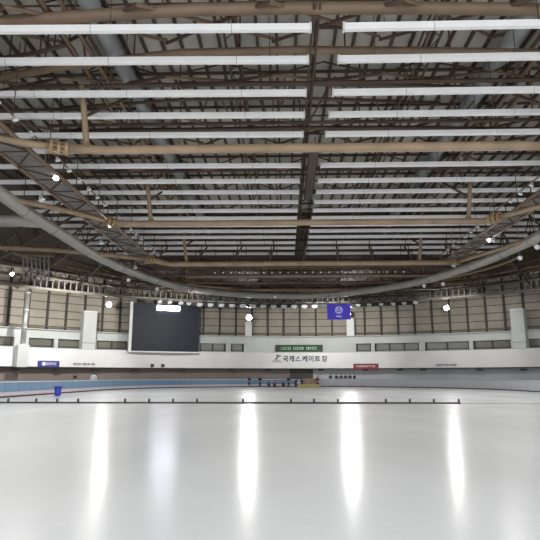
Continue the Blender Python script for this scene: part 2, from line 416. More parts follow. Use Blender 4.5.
# dark opening in the lower wall at centre
o, *_ = wall_box('door_1', 290, 313, 366, 380, 57.4, .2, 'column', h0=0.0); tag(o, kind='structure')

# ------------------------------------------------------------------ big screen
t = thing('video_screen'); tag(t, 'big dark video screen on the far wall with a lit strip at its top', 'screen')
o, mt, wd, z0, z1 = wall_box('cabinet', 133, 199.8, 304, 351.3, 55.3, .4, 'screen', t)
bm = bmesh.new()
for i in range(1, 8):
    x = -wd / 2 + wd * i / 8; box(bm, (x - .012, -.008, z0), (x + .012, 0, z1), mt)
for i in range(1, 6):
    z = z0 + (z1 - z0) * i / 6; box(bm, (-wd / 2, -.008, z - .012), (wd / 2, 0, z + .012), mt)
link('panel_seams', bm, 'dark', t)
bm = bmesh.new(); box(bm, (-wd * .15, -.18, z1 - 1.15), (wd * .19, 0, z1 - .33), mt); link('light_strip', bm, 'strip', t)
bm = bmesh.new(); box(bm, (-wd / 2 - .5, -.08, z0 - .1), (-wd / 2 - .02, .4, z1 + .1), mt); link('side_post', bm, 'white', t)
bm = bmesh.new(); box(bm, (-wd / 2 - .5, -.1, z0 - .25), (wd / 2 + .2, .45, z0 - .02), mt); link('base_beam', bm, 'white', t)
for i in range(4):
    x = -wd / 2 + wd * (.08 + .28 * i)
    member('support_arm', mt @ Vector((x, .4, z0 - .1)), mt @ Vector((x, .95, z0 - .1)), .12, 'grey', t)
    member('support_arm', mt @ Vector((x, .4, z1 - 1.2)), mt @ Vector((x, 5.0, z1 - 1.2)), .12, 'grey', t)

# ------------------------------------------------------------------ blue hanging banner
yB = 71.0
t = thing('hanging_banner'); tag(t, 'blue cloth banner with pale emblem hanging from the far roof ring', 'banner')
A = at_y(327.3, 319.5, yB); B = at_y(350.3, 304, yB)
bm = bmesh.new(); nx, nz = 16, 8; g = []
for j in range(nz + 1):
    g.append([bm.verts.new((A.x + (B.x - A.x) * i / nx, yB + .05 * math.sin(i * 1.1) * (1 - j / nz * .6), A.z + (B.z - A.z) * j / nz)) for i in range(nx + 1)])
for j in range(nz):
    for i in range(nx): bm.faces.new((g[j][i], g[j][i + 1], g[j + 1][i + 1], g[j + 1][i]))
cl = link('cloth', bm, 'banner', t, True); md = cl.modifiers.new('th', 'SOLIDIFY'); md.thickness = .02
cxb = (A.x + B.x) / 2; czb = A.z + (B.z - A.z) * .6
def flat_ring(bm, cx, cz, ro, ri, n, y, rot=0):
    vo = [bm.verts.new((cx + ro * math.sin(rot + 2 * math.pi * k / n), y, cz + ro * math.cos(rot + 2 * math.pi * k / n))) for k in range(n)]
    vi = [bm.verts.new((cx + ri * math.sin(rot + 2 * math.pi * k / n), y, cz + ri * math.cos(rot + 2 * math.pi * k / n))) for k in range(n)]
    for k in range(n): bm.faces.new((vo[k], vo[(k + 1) % n], vi[(k + 1) % n], vi[k]))
bm = bmesh.new(); flat_ring(bm, cxb, czb, .5, .28, 24, yB - .1); flat_ring(bm, cxb, czb - .02, .58, .42, 3, yB - .1)
bm.faces.new([bm.verts.new((cxb + .12 * math.sin(k * math.pi / 6), yB - .1, czb + .12 * math.cos(k * math.pi / 6))) for k in range(12)])
e = link('emblem', bm, 'emblem', t); md = e.modifiers.new('th', 'SOLIDIFY'); md.thickness = .01
bm = bmesh.new(); box(bm, (cxb - .34, yB - .1, czb - .9), (cxb - .04, yB - .09, czb - .72)); box(bm, (cxb + .0, yB - .1, czb - .92), (cxb + .34, yB - .09, czb - .74)); link('caption', bm, 'emblem', t)
bm = bmesh.new(); polytube(bm, [(A.x - .1, yB, B.z + .03), (B.x + .1, yB, B.z + .03)], .05, 8); link('top_bar', bm, 'grey', t)
for x in (A.x + .2, B.x - .2): member('cord', (x, yB, B.z), (x, yB, 15.0), .015, 'dark', t)

# ------------------------------------------------------------------ roof deck with ribs
bm = bmesh.new(); xs = [CX - 61 + i * 2.0 for i in range(62)]; ys = [YB + i * 2.0 for i in range(60)]
gv = {}
for i, x in enumerate(xs):
    for j, y in enumerate(ys): gv[i, j] = bm.verts.new((x, y, deck_h(x, y)))
for i in range(len(xs) - 1):
    for j in range(len(ys) - 1):
        f = bm.faces.new((gv[i, j], gv[i + 1, j], gv[i + 1, j + 1], gv[i, j + 1]))
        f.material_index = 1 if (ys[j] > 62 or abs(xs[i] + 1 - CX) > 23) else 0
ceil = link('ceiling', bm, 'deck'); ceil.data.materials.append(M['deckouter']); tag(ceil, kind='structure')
bm = bmesh.new(); x = CX - 29.6
while x < CX + 30:
    y = 8.0
    for y0, y1 in ((8, 66), (66, 84), (84, 102)):
        a = Vector((x, y0, deck_h(x, y0) - .12)); b = Vector((x, y1, deck_h(x, y1) - .12)); fr, L = frame_between(a, b)
        box(bm, (-.08, -.1, 0), (.08, .14, L), Matrix.Translation(a) @ fr)
    x += 1.16
link('roof_ribs', bm, 'rib', ceil)
bm = bmesh.new()
for y in [14 + i * 4.6 for i in range(20)]:
    box(bm, (CX - 29, y - .07, deck_h(CX, y) - .38), (CX + 29, y + .07, deck_h(CX, y) - .2))
link('purlins', bm, 'rib', ceil)

# ------------------------------------------------------------------ cross trusses
HC = 13.3 + EYE      # lower pipe centre height
def truss(y, h, r, tops, label, posts=True, x0=-13.8, x1=17.3, bend=None, m='brown'):
    t = thing('roof_truss', (0, 0, 0)); tag(t, label, 'roof truss', 'brown pipe trusses across the roof')
    pts = [(x0 + (x1 - x0) * i / 10, y, h) for i in range(11)]
    pts[0] = (x0, y, h)
    if bend: pts = [bend[0][1][0]] + [p for p in pts if bend[0][1][0].x < p[0] < bend[1][1][0].x] + [bend[1][1][0]]
    bm = bmesh.new(); polytube(bm, pts, r, 14); link('lower_pipe', bm, m, t, True)
    if bend:
        for s, pl in bend:
            bm = bmesh.new(); polytube(bm, pl, r * .8, 12); link('outer_pipe', bm, m, t, True)
            p = Vector(pl[0]); q = Vector(pl[1]); d = (q - p).normalized()
            bm = bmesh.new()
            for kk in range(3):
                polytube(bm, [p + d * (kk * .42 - .45), p + d * (kk * .42 - .27)], r * 1.55, 14)
            for kk in range(8):
                an = kk * math.pi / 4; off = Vector((0, math.cos(an), math.sin(an))) * r * 1.35
                polytube(bm, [p - d * .5 + off, p + d * .6 + off], .035, 6)
            link('flange_sleeve', bm, 'browntan', t)
    for ty, th in tops:
        bm = bmesh.new(); polytube(bm, [(x0 - 3 + (x1 - x0 + 6) * i / 8, ty, th) for i in range(9)], .13, 8); link('upper_pipe', bm, 'browndk', t)
        n = 12
        for i in range(n):
            xa = x0 + (x1 - x0) * (i + .5) / n; xb = x0 + (x1 - x0) * i / n; xc = x0 + (x1 - x0) * (i + 1) / n
            ym = (tops[0][0] + tops[1][0]) / 2
            member('web_member', (xb, ty, th), (xa, ym, th + 1.4), .06, 'browndk', t); member('web_member', (xa, ym, th + 1.4), (xc, ty, th), .06, 'browndk', t)
    if posts:
        for px in (-11.8, 16.0):
            member('hanger_post', (px, y, h), (px + (-.5 if px < 0 else .4), y - .2, 19.0), .19, 'brown', t)
            member('brace', (px + (-.3 if px < 0 else .2), y, h + 2.2), (px + (1.6 if px < 0 else -1.6), y + 1.6, h + 4.2), .1, 'browndk', t)
            member('brace', (px, y, h + 3.2), (px + (1.2 if px < 0 else -1.2), y - 1.0, h + 4.9), .08, 'browndk', t)
            bm = bmesh.new(); lathe(bm, [(.16, .3), (.3, .1), (.42, 0)], 10, Matrix.Translation((px, y, h + r * .7))); link('post_foot', bm, 'browntan', t)
UH = 17.5 + EYE
def bend_px(left, right):
    return [(-1, [at_h(x, y, HC) for x, y in left]), (1, [at_h(x, y, HC) for x, y in right])]
truss(at_h(300, 148, HC).y, HC, .27, [(30.0, UH), (35.2, UH)], 'brown pipe roof truss nearest the camera with the thickest lower pipe',
      bend=bend_px([(60, 148), (28, 143.5), (0, 138), (-60, 128)], [(556, 147.5), (590, 143), (640, 136)]))
truss(at_h(300, 222.5, HC).y, HC, .27, [(44, UH), (50, UH)], 'brown pipe roof truss crossing mid hall, second from the camera',
      bend=bend_px([(112, 222), (85, 215), (45, 206), (0, 197), (-40, 190)], [(494, 218), (515, 213), (540, 206), (580, 196)]))
truss(at_h(300, 263.5, HC).y, HC, .3, [(63, UH), (69, UH)], 'farthest brown pipe roof truss where the catwalks end',
      bend=bend_px([(150, 259.5), (100, 254), (50, 250), (0, 247.5), (-30, 246)], [(455, 262), (490, 252), (540, 236), (580, 222)]))
# single high pipes above the baffles
def high_pipe(pts_px, h, r, label, m='brownmid'):
    t = thing('roof_pipe'); tag(t, label, 'roof pipe', 'high pipes above the white baffles')
    pts = [at_h(x, y, h) for x, y in pts_px]
    bm = bmesh.new(); polytube(bm, pts, r, 12); link('pipe', bm, m, t, True)
    a = pts[0]; b = pts[-1]
    for i in range(9):
        u = i / 8; seg = u * (len(pts) - 1); k = min(int(seg), len(pts) - 2); p = pts[k].lerp(pts[k + 1], seg - k)
        member('stub', p, (p.x, p.y, DECK - .35), .05, 'browndk', t)
high_pipe([(-60, 31), (0, 22), (100, 15), (200, 9.5), (300, 8), (420, 8), (540, 9.5), (600, 11)], UH, .3, 'thick high brown pipe at the very top of the view')
high_pipe([(-40, 84), (0, 78), (60, 67), (180, 53), (300, 50), (420, 51), (540, 53), (590, 54)], UH, .22, 'high brown pipe between the first and second rows of baffles')
high_pipe([(-20, 62), (40, 52), (69, 44)], UH + .6, .12, 'short dark slanting pipe at the upper left edge', 'browndk')
high_pipe([(180, 84), (300, 83.5), (420, 86), (560, 92)], UH, .15, 'thin dark pipe between the second and third baffles', 'browndk')
high_pipe([(60, 108), (180, 100), (300, 98), (440, 103)], UH + .5, .11, 'thin dark pipe just behind the third baffles', 'browndk')
high_pipe([(60, 131), (180, 130), (300, 128), (420, 128), (560, 130)], UH, .17, 'dark brown pipe above the nearest truss pipe', 'browndk')

# diagonal bracing in the upper plane, one web of members per bay
def bracing(y0, y1, label):
    t = thing('roof_bracing'); tag(t, label, 'roof bracing', 'crossed bracing under the roof deck')
    n = 7; X0, X1 = -19.5, 24.5
    rnd = random.Random(int(y0))
    for i in range(n):
        xa = X0 + (X1 - X0) * i / n; xb = X0 + (X1 - X0) * (i + 1) / n
        lo, hi = UH - .3, DECK - .4
        member('brace', (xa, y0, lo), (xb, y1, hi), .1, 'brownmid', t)
        member('brace', (xb, y0, lo), (xa, y1, hi - .2), .1, 'browndk', t)
        member('strut', (xa, y0, lo), ((xa + xb) / 2, (y0 + y1) / 2, hi), .055, 'browndk', t)
        member('strut', (xb, y0, lo), ((xa + xb) / 2, (y0 + y1) / 2, hi), .055, 'browndk', t)
for i, (a, b) in enumerate([(14, 22), (22.3, 28.6), (28.6, 33.6), (33.6, 43), (43, 48.4), (48.4, 55), (55, 61), (61, 66.5)]):
    bracing(a, b, 'crossed dark braces under the roof deck, %s bay from the camera' % nth(i + 1))

# lengthwise trusses (pairs of brown chords) beside the ducts, and the spine in the middle
def long_truss(x, wdt, h, y0, y1, label, m='brownmid', r=.12, dz=1.5, step=3.0):
    t = thing('lengthwise_truss'); tag(t, label, 'roof truss', 'lengthwise trusses')
    for s in (-.5, .5):
        bm = bmesh.new(); polytube(bm, [(x + s * wdt, y0, h), (x + s * wdt, (y0 + y1) / 2, h), (x + s * wdt, y1, h)], r, 8); link('lower_chord', bm, m, t)
    bm = bmesh.new(); polytube(bm, [(x, y0, h + dz), (x, y1, h + dz)], r, 8); link('upper_chord', bm, m, t)
    y = y0; k = 0
    while y + step <= y1 + .01:
        s = .5 if k % 2 else -.5
        member('lattice_bar', (x + s * wdt, y, h), (x - s * wdt, y + step, h), r * .5, 'browndk', t)
        for q in (-.5, .5): member('lattice_bar', (x + q * wdt, y, h), (x, y + step * .5, h + dz), r * .45, 'browndk', t)
        y += step; k += 1
long_truss(-11.3, .9, 17.9 + EYE, 17, 70, 'brown lengthwise truss beside the left grey duct')
long_truss(14.9, .9, 17.9 + EYE, 17, 70, 'brown lengthwise truss beside the right grey duct')
long_truss(1.6, .3, 17.3 + EYE, 19, 72, 'narrow dark truss along the gap between the baffles', 'browndk', r=.05, dz=2.2, step=2.3)
long_truss(-2.8, .7, 17.8 + EYE, 17, 72, 'high dark truss above the left baffles', 'browndk', r=.07, step=3)
long_truss(8.0, .7, 17.8 + EYE, 17, 72, 'high dark truss above the right baffles', 'browndk', r=.07, step=3)
t = thing('cable_tray'); tag(t, 'dark cable tray hanging in the gap between the baffles', 'cable tray')
ta = at_h(311, 152, 17.6); tb = at_h(309, 200, 17.6)
bm = bmesh.new(); box(bm, (ta.x - .1, ta.y, 17.6), (ta.x + .55, tb.y, 17.7)); box(bm, (ta.x - .13, ta.y, 17.6), (ta.x - .07, tb.y, 18.2)); box(bm, (ta.x + .52, ta.y, 17.6), (ta.x + .58, tb.y, 18.2)); link('tray', bm, 'rib', t)
for i in range(5): member('drop_rod', (ta.x + .35, ta.y + .5 + i * 3.3, 17.7), (ta.x + .35, ta.y + .5 + i * 3.3, 19.0), .04, 'browndk', t)

# ducts
for x, lab in [(-9.9, 'long pale grey duct under the left roof'), (12.9, 'long pale grey duct under the right roof')]:
    t = thing('air_duct'); tag(t, lab, 'duct', 'grey ducts along the roof')
    bm = bmesh.new(); polytube(bm, [(x, 15, 20.3), (x, 40, 20.3), (x, 68, 20.3)], .5, 18); link('duct', bm, 'duct', t, True)
    for i in range(16):
        y = 16 + i * 3.1; bm = bmesh.new(); polytube(bm, [(x, y, 20.3), (x, y + .12, 20.3)], .54, 18); link('duct_collar', bm, 'grey', t)

# ------------------------------------------------------------------ white baffles
BH = 16.5 + EYE
BROT = R(1.0)
def baffle(x0, x1, y, joints, label, group, rot=0.0):
    y += math.tan(rot) * ((x0 + x1) / 2 - 1.9)
    t = thing('ceiling_baffle', ((x0 + x1) / 2, y, BH), rot); tag(t, label, 'ceiling baffle', group)
    L = (x1 - x0) / 2
    bm = bmesh.new(); box(bm, (-L + .06, -.14, -.17), (L - .06, .14, .17), bev=.015); link('panel', bm, 'baffle', t)
    for s in (-1, 1):
        bm = bmesh.new(); box(bm, (min(s * L, s * (L - .1)), -.16, -.2), (max(s * L, s * (L - .1)), .16, .2)); link('end_cap', bm, 'lamp', t)
    for j in joints:
        j = j - (x0 + x1) / 2
        if abs(j) < L:
            bm = bmesh.new(); box(bm, (j - .02, -.143, -.173), (j + .02, .143, .173)); link('joint', bm, 'joint', t)
    for u in (-.85, -.3, .3, .85):
        member('hanger_wire', (u * L, 0, .15), (u * L, 0, 2.6), .02, 'browndk', t)
ys_b = [at_h(305, v, BH).y for v in (28, 60, 93, 115, 134.5, 150, 165.5, 181, 192, 202, 210.5, 218, 225, 231, 237, 242.5, 248, 253.5)]
for i, y in enumerate(ys_b):
    baffle(-26.5, 1.35, y, (-20.6, -14.8, -9.3, -2.5), '%s long white baffle from the camera, left of the ceiling gap' % nth(i + 1), 'white baffles left of the gap', BROT)
    baffle(2.85, 29.5, y, (7.2, 14.6, 22.0), '%s long white baffle from the camera, right of the ceiling gap' % nth(i + 1), 'white baffles right of the gap')

# ------------------------------------------------------------------ lit and unlit floodlights
def aim_matrix(p, target):
    d = (Vector(target) - Vector(p)).normalized(); fr, _ = frame_between(Vector((0, 0, 0)), d)
    return Matrix.Translation(p) @ fr
def floodlight(p, target, label, rad=.2, lens='lens_off', group=None, name='floodlight', stem=None, power=None, cone=150):
    t = thing(name); tag(t, label, 'floodlight', group)
    t.matrix_basis = aim_matrix(p, target)
    bm = bmesh.new(); lathe(bm, [(rad * .35, -rad * 1.5), (rad * .55, -rad * 1.3), (rad * .62, -rad * .8), (rad * 1.02, -.02), (rad * 1.02, .03), (rad * .9, .03), (rad * .85, -.05)], 16); link('housing', bm, 'lamp', t, True)
    bm = bmesh.new(); lathe(bm, [(rad * .88, 0.0), (rad * .88, .02), (rad * .4, .04 + rad * .05)], 16); link('lens', bm, lens, t)
    bm = bmesh.new()
    box(bm, (-rad * 1.15, -.03, -rad * 1.0), (-rad * 1.05, .03, 0)); box(bm, (rad * 1.05, -.03, -rad * 1.0), (rad * 1.15, .03, 0)); box(bm, (-rad * 1.15, -.03, -rad * 1.05), (rad * 1.15, .03, -rad * .97))
    link('bracket', bm, 'grey', t)
    if stem:
        inv = t.matrix_basis.inverted(); member('drop_rod', inv @ Vector(p), inv @ (Vector(p) + Vector((0, 0, stem))), .035, 'grey', t)
    if power:
        ld = bpy.data.lights.new('floodlight beam', 'SPOT'); ld.energy = power; ld.spot_size = R(cone); ld.spot_blend = .6
        ld.shadow_soft_size = .35; ld.color = (1, .985, .96)
        lo = bpy.data.objects.new('beam', ld); col.objects.link(lo); lo.parent = t
        lo.matrix_basis = Matrix.Translation((0, 0, .08)) @ Matrix.Rotation(math.pi, 4, 'X')
    return t
floodlight(on_arc(109, 304.5, 55), (-4, 20, 1), 'large lit floodlight left of the video screen', .46, 'lens_side', 'lit floodlights at the far end', stem=3.5)
floodlight(on_arc(249, 317.5, 57.5), (0, 10, 1), 'large lit floodlight above the middle white duct post', .55, 'lens', 'lit floodlights at the far end', stem=5)
floodlight(on_arc(347.8, 314, 57.5), (2, 10, 1), 'large lit floodlight hidden behind the blue banner', .6, 'lens', 'lit floodlights at the far end', stem=5)
floodlight(on_arc(446.5, 308, 55), (6, 20, 1), 'large lit floodlight right of the blue banner', .44, 'lens_side', 'lit floodlights at the far end', stem=4)

# ------------------------------------------------------------------ inner catwalks with lattice sides
def catwalk(x, sgn, y0, y1, h, label, lamp_label, lit):
    t = thing('catwalk'); tag(t, label, 'catwalk', 'catwalks along the roof')
    wd = 2.0 if sgn < 0 else 1.6; xi = x; xo = x + sgn * wd
    for xx, nm in ((xi, 'side_pipe'), (xo, 'side_pipe')):
        bm = bmesh.new(); polytube(bm, [(xx, y0, h), (xx, (y0 + y1) / 2, h), (xx, y1, h)], .13, 10); link(nm, bm, 'brownmid', t, True)
        bm = bmesh.new(); polytube(bm, [(xx, y0, h + 1.1), (xx, y1, h + 1.1)], .05, 6); link('handrail', bm, 'brownmid', t)
    bm = bmesh.new(); box(bm, (min(xi, xo) + .25, y0, h - .02), (max(xi, xo) - .25, y1, h + .04)); link('deck_plate', bm, 'walk', t)
    y = y0; k = 0
    while y < y1 - .5:
        member('cross_bar', (xi, y, h - .05), (xo, y, h - .05), .05, 'browndk', t)
        a, b = (xi, xo) if k % 2 else (xo, xi)
        member('diagonal', (a, y, h - .08), (b, y + 2.4, h - .08), .045, 'browndk', t)
        member('upright', (xi, y, h), (xi, y, h + 1.1), .04, 'browndk', t)
        if k % 2 == 0: member('hanger', (xi, y, h + 1.1), (xi, y, 20.8), .03, 'browndk', t)
        y += 2.4; k += 1
    # row of floodlights along the inner side
    n = int((y1 - 14) / 1.9); cnt = 0
    for i in range(n):
        yy = 14 + i * 1.9
        cnt += 1
        floodlight((x - sgn * .55, yy, h + .45), (x - sgn * 6, yy + 1.5, 0), lamp_label % nth(cnt), .17, 'lens_off', 'unlit floodlights on the ' + ('left' if sgn < 0 else 'right') + ' catwalk')
    for px, py, lab in lit:
        p = at_h(px, py, h - .1)
        floodlight(p, (x - sgn * 12, p.y - 16, 0), lab, .2, 'lens_small', 'small lit floodlights')
catwalk(-15.4, -1, 4, 64, 15.1, 'long brown catwalk running down the left side of the roof', '%s small floodlight from the camera, on the left catwalk',
        [(56, 178, 'small lit floodlight high on the left catwalk'), (110, 225, 'small lit floodlight midway down the left catwalk')])
catwalk(18.9, 1, 4, 64, 15.1, 'long brown catwalk running down the right side of the roof', '%s small floodlight from the camera, on the right catwalk',
        [(489, 240, 'small lit floodlight on the right catwalk'), (459, 262, 'small lit floodlight near the far end of the right catwalk')])
# flood beams over the ice (fixtures on the catwalks, aimed down)
k = 0
for s, x in ((-1, -17.6), (1, 19.6)):
    for y in (-8, 2, 12, 24, 37, 50, 62):
        k += 1
        floodlight((x, y, 14.2), (x - s * 7, y + 1, 0), '%s broad down-facing floodlight hung outside the %s catwalk' % (nth(k if s < 0 else k - 7), 'left' if s < 0 else 'right'),
                   .24, 'lens_off', 'broad down-facing floodlights', stem=7.3, power=LAMP_W * (.8 if s < 0 else .78) * (.45 if y < 10 else 1.0), cone=150)

# ------------------------------------------------------------------ big grey ring tube
t = thing('ring_duct', (0, 0, 0)); tag(t, 'big grey tube curving round the roof like a horseshoe', 'duct')
pts = []
for s, side in ((0, [(-60, 152), (0, 193), (30, 214), (60, 233), (95, 255), (130, 271), (165, 283), (200, 290.5), (250, 295), (300, 296), (350, 292.5), (400, 285.5), (440, 276), (480, 263), (510, 250), (540, 236), (600, 200)]),):
    hh = 13.2 + EYE
    for px, py in side: pts.append(at_h(px, py, hh))
sm = []
for i in range(len(pts) - 1):
    p0, p1, p2, p3 = pts[max(i - 1, 0)], pts[i], pts[i + 1], pts[min(i + 2, len(pts) - 1)]
    for k in range(4):
        u = k / 4; sm.append(.5 * ((2 * p1) + (-p0 + p2) * u + (2 * p0 - 5 * p1 + 4 * p2 - p3) * u * u + (-p0 + 3 * p1 - 3 * p2 + p3) * u ** 3))
sm.append(pts[-1])
bm = bmesh.new(); polytube(bm, sm, .52, 16); link('tube', bm, 'ringtube', t, True)
for i in range(3, len(sm) - 2, 4):
    d = (sm[i + 1] - sm[i]).normalized(); bm = bmesh.new(); polytube(bm, [sm[i], sm[i] + d * .14], .57, 16); link('tube_collar', bm, 'grey', t)
    member('hanger_rod', sm[i], (sm[i].x, sm[i].y, deck_h(sm[i].x, sm[i].y) - .1), .035, 'browndk', t)
bp_ = at_h(40, 222, hh)
bm = bmesh.new(); polytube(bm, [bp_, at_h(20, 221, hh), at_h(-40, 221, hh)], .5, 14); link('branch_tube', bm, 'ringtube', t, True)
# hanging small lamps below the ring tube
for i, (px, py, lit) in enumerate([(128.5, 280, 0), (157, 289, 0), (192, 292, 0), (275, 297, 0), (12, 274, 1), (520, 258, 0), (424, 286, 0), (443, 284, 0), (537, 247, 0)]):
    p = at_h(px, py, 14.1)
    floodlight(p, (p.x * .3, p.y - 16, 0), 'small %s lamp hanging below the ring tube, %s' % ('lit' if lit else 'unlit', ['at the left truss end', 'above the left side of the screen', 'above the right screen edge', 'above the middle of the hall', 'at the far left edge', 'near the right catwalk end', 'right of the banner', 'above the right big floodlight', 'at the far right edge'][i]),
               .26, 'lens_small' if lit else 'lens_off', 'small lamps below the ring tube', stem=deck_h(p.x, p.y) - 14.15)

# ------------------------------------------------------------------ ring truss concentric with the wall (ladder-like), and radial trusses
HR = 12.75 + EYE; RRG = 51.0
t = thing('ring_truss'); tag(t, 'curved ladder-like truss with white lower rail in front of the far wall', 'ring truss')
for r, h, rad, m in ((RRG, HR, .2, 'tube'), (RRG, HR + 1.55, .15, 'tube'), (RRG + 1.3, HR, .1, 'brown'), (RRG + 1.3, HR + 1.55, .1, 'brown')):
    bm = bmesh.new(); polytube(bm, [arc_pt(-62 + i * 2, r, h) for i in range(63)], rad, 8); link('rail', bm, m, t, True)
na = 0
a = -49.5
while a < 49.6:
    member('ladder_post', arc_pt(a, RRG, HR), arc_pt(a, RRG, HR + 1.55), .11, 'tube', t); a += 1.02; na += 1
a = -48
while a < 49:
    member('strut', arc_pt(a, RRG, HR), arc_pt(a + 1.5, RRG + 1.3, HR + 1.2), .06, 'browndk', t); a += 3.0
link('dark_band', arc_solid(RRG + .7, RRG + 1.2, HR - .75, HR + .1, -20, 22), 'dark', t)  # solid dark box added to stand for the darkness behind the lamps
# unlit floodlights under the ring
lp = 195.5; k = 0
for i in range(13):
    px = 199 + i * 10.6
    if 326 < px < 352: continue
    k += 1; p = at_h(px, 303.8, HR - .6)
    p = Vector((p.x, arc_pt(arc_ang(p), RRG + .3, 0).y, HR - .6))
    floodlight(p, (p.x * .7, p.y - 9, 0), '%s from the left in the row of unlit lamps under the ring truss' % nth(k), .52, 'lens_off', 'unlit lamps under the ring truss', stem=.9)
k = 0
for px in [160, 170, 181, 189, 358, 369, 381, 393, 404, 415]:
    k += 1
    d = ray(px, 300); a = math.degrees(math.atan2(d.x, d.y)); q = on_arc(px, 300, RRG); p = Vector((q.x, q.y, HR - .55))
    floodlight(p, (p.x * .7, p.y - 9, 0), '%s unlit lamp under the ring truss, beside the middle row' % nth(k), .4, 'lens_off', 'slanting unlit lamps under the ring truss', stem=.8)
# radial trusses
i = 0
for a in range(-56, 57, 8):
    i += 1
    t = thing('radial_truss'); tag(t, 'brown radial truss fanning to the far wall, %s from the left' % nth(i), 'roof truss', 'radial trusses of the far end')
    pin = Vector((CX + max(-21, min(21, 60 * math.tan(R(a)) * .45)), 64, HC + 2.2)) if abs(a) < 40 else Vector((CX + math.copysign(21, a), 58 - (abs(a) - 40) * .8, HC + .6))
    pout = arc_pt(a, RW - .3, 15.4)
    n = 9; top = []
    bm = bmesh.new(); polytube(bm, [pin, pin.lerp(pout, .5), pout], .11, 8); link('lower_chord', bm, 'browndk', t)
    up = Vector((0, 0, 2.2)); bm = bmesh.new(); polytube(bm, [pin + up, pin.lerp(pout, .5) + up * .9, pout + Vector((0, 0, 1.3))], .12, 8); link('upper_chord', bm, 'browndk', t)
    for j in range(n):
        u0, u1 = j / n, (j + .5) / n
        hh2 = lambda u: Vector((0, 0, 2.2 - .9 * u))
        member('web_member', pin.lerp(pout, u0), pin.lerp(pout, u1) + hh2(u1), .055, 'browndk', t)
        member('web_member', pin.lerp(pout, u1) + hh2(u1), pin.lerp(pout, (j + 1) / n), .055, 'browndk', t)
# curved purlins across the far end
for i, (r, h, m, lab) in enumerate([(27, 15.4, 'brown', 'innermost'), (32, 16.0, 'browndk', 'second'), (38, 16.3, 'brown', 'third'), (45, 16.6, 'browndk', 'outermost')]):
    bm = bmesh.new(); polytube(bm, [arc_pt(-88 + j * 5.5, r - 2, h, CX, 62 - (r - 27) * .62) for j in range(33)], .16, 8)
    o = link('curved_purlin', bm, m, None, True); tag(o, '%s curved brown pipe under the far end of the roof' % lab, 'roof pipe', 'curved pipes under the far roof')

def lattice_ring(r, cy, h, dz, label, m='browndk', step=2.0, a0=-80, a1=80, rad=.1):
    t = thing('ring_lattice'); tag(t, label, 'ring truss', 'curved lattice trusses of the far roof')
    for dh in (0, dz):
        bm = bmesh.new(); polytube(bm, [arc_pt(a0 + (a1 - a0) * i / 40, r, h + dh, CX, cy) for i in range(41)], rad, 6); link('chord', bm, m, t, True)
    a = a0; k = 0
    while a < a1 - .01 and k < 98:
        member('lattice_bar', arc_pt(a, r, h + (0 if k % 2 else dz), CX, cy), arc_pt(a + step, r, h + (dz if k % 2 else 0), CX, cy), rad * .6, m, t); a += step; k += 1
lattice_ring(23.0, 66, 17.6, 1.3, 'innermost curved brown lattice where the baffles end', 'brownmid', 2.4)
lattice_ring(27, 64, 15.2, 1.2, 'curved dark lattice just outside the grey tube', 'browndk', 2.0)
lattice_ring(33, 60, 15.6, 1.5, 'curved brown lattice midway between tube and ring truss', 'brownmid', 2.0)
lattice_ring(40, 54, 15.4, 1.6, 'curved dark lattice nearest the ladder-like ring truss', 'browndk', 1.7, -66, 66)
lattice_ring(49.8, 43, 13.9, 1.1, 'curved dark lattice added as a dark band along the row of unlit lamps', 'dark', 1.1, -20, 22)  # dark bars added to fill out the dark band around the lamps
for i, (x, y, tx, ty, k_) in enumerate([(-36, 58, -52, 70, 2.1), (-28, 73, -40, 87, 2.1), (-14, 78, -20, 100, 1.2), (7, 86, 8, 103, 1.2), (25, 81, 31, 97, .55), (36, 66, 46, 82, .5)]):  # lamps added only to brighten the far wall, stronger on the left
    floodlight((x, y, 12.4), (tx, ty, 7), '%s from the left of the broad floodlights added to brighten the far wall' % nth(i + 1), .24, 'lens_off', 'added floodlights brightening the wall', stem=2.6, power=WALL_FILL_W * k_, cone=105)

# cross catwalk joining the two long ones, with a row of small lamps
yc = at_h(295, 274, 14.6).y
t = thing('catwalk'); tag(t, 'short brown catwalk crossing the hall behind the farthest roof truss', 'catwalk', 'catwalks along the roof')
for yy, hh_ in ((yc, 14.4), (yc + 1.3, 14.4), (yc, 15.5), (yc + 1.3, 15.5)):
    bm = bmesh.new(); polytube(bm, [(-13, yy, hh_), (CX, yy, hh_), (18, yy, hh_)], .09, 8); link('rail', bm, 'brownmid', t, True)
bm = bmesh.new(); box(bm, (-13, yc + .15, 14.38), (18, yc + 1.15, 14.44)); link('deck_plate', bm, 'walk', t)
for i in range(32):
    member('upright', (-13 + i, yc, 14.4), (-13 + i, yc, 15.5), .04, 'browndk', t)
    if i % 4 == 0: member('hanger', (-13 + i, yc, 15.5), (-13 + i, yc, 19.8), .04, 'browndk', t)
for i in range(24):
    x = -9 + i * 1.05
    floodlight((x, yc - .3, 14.75), (x, yc - 14, 2), '%s from the left of the tiny unlit lamps on the crossing catwalk' % nth(i + 1), .1, 'lens_off', 'tiny lamps on the crossing catwalk')
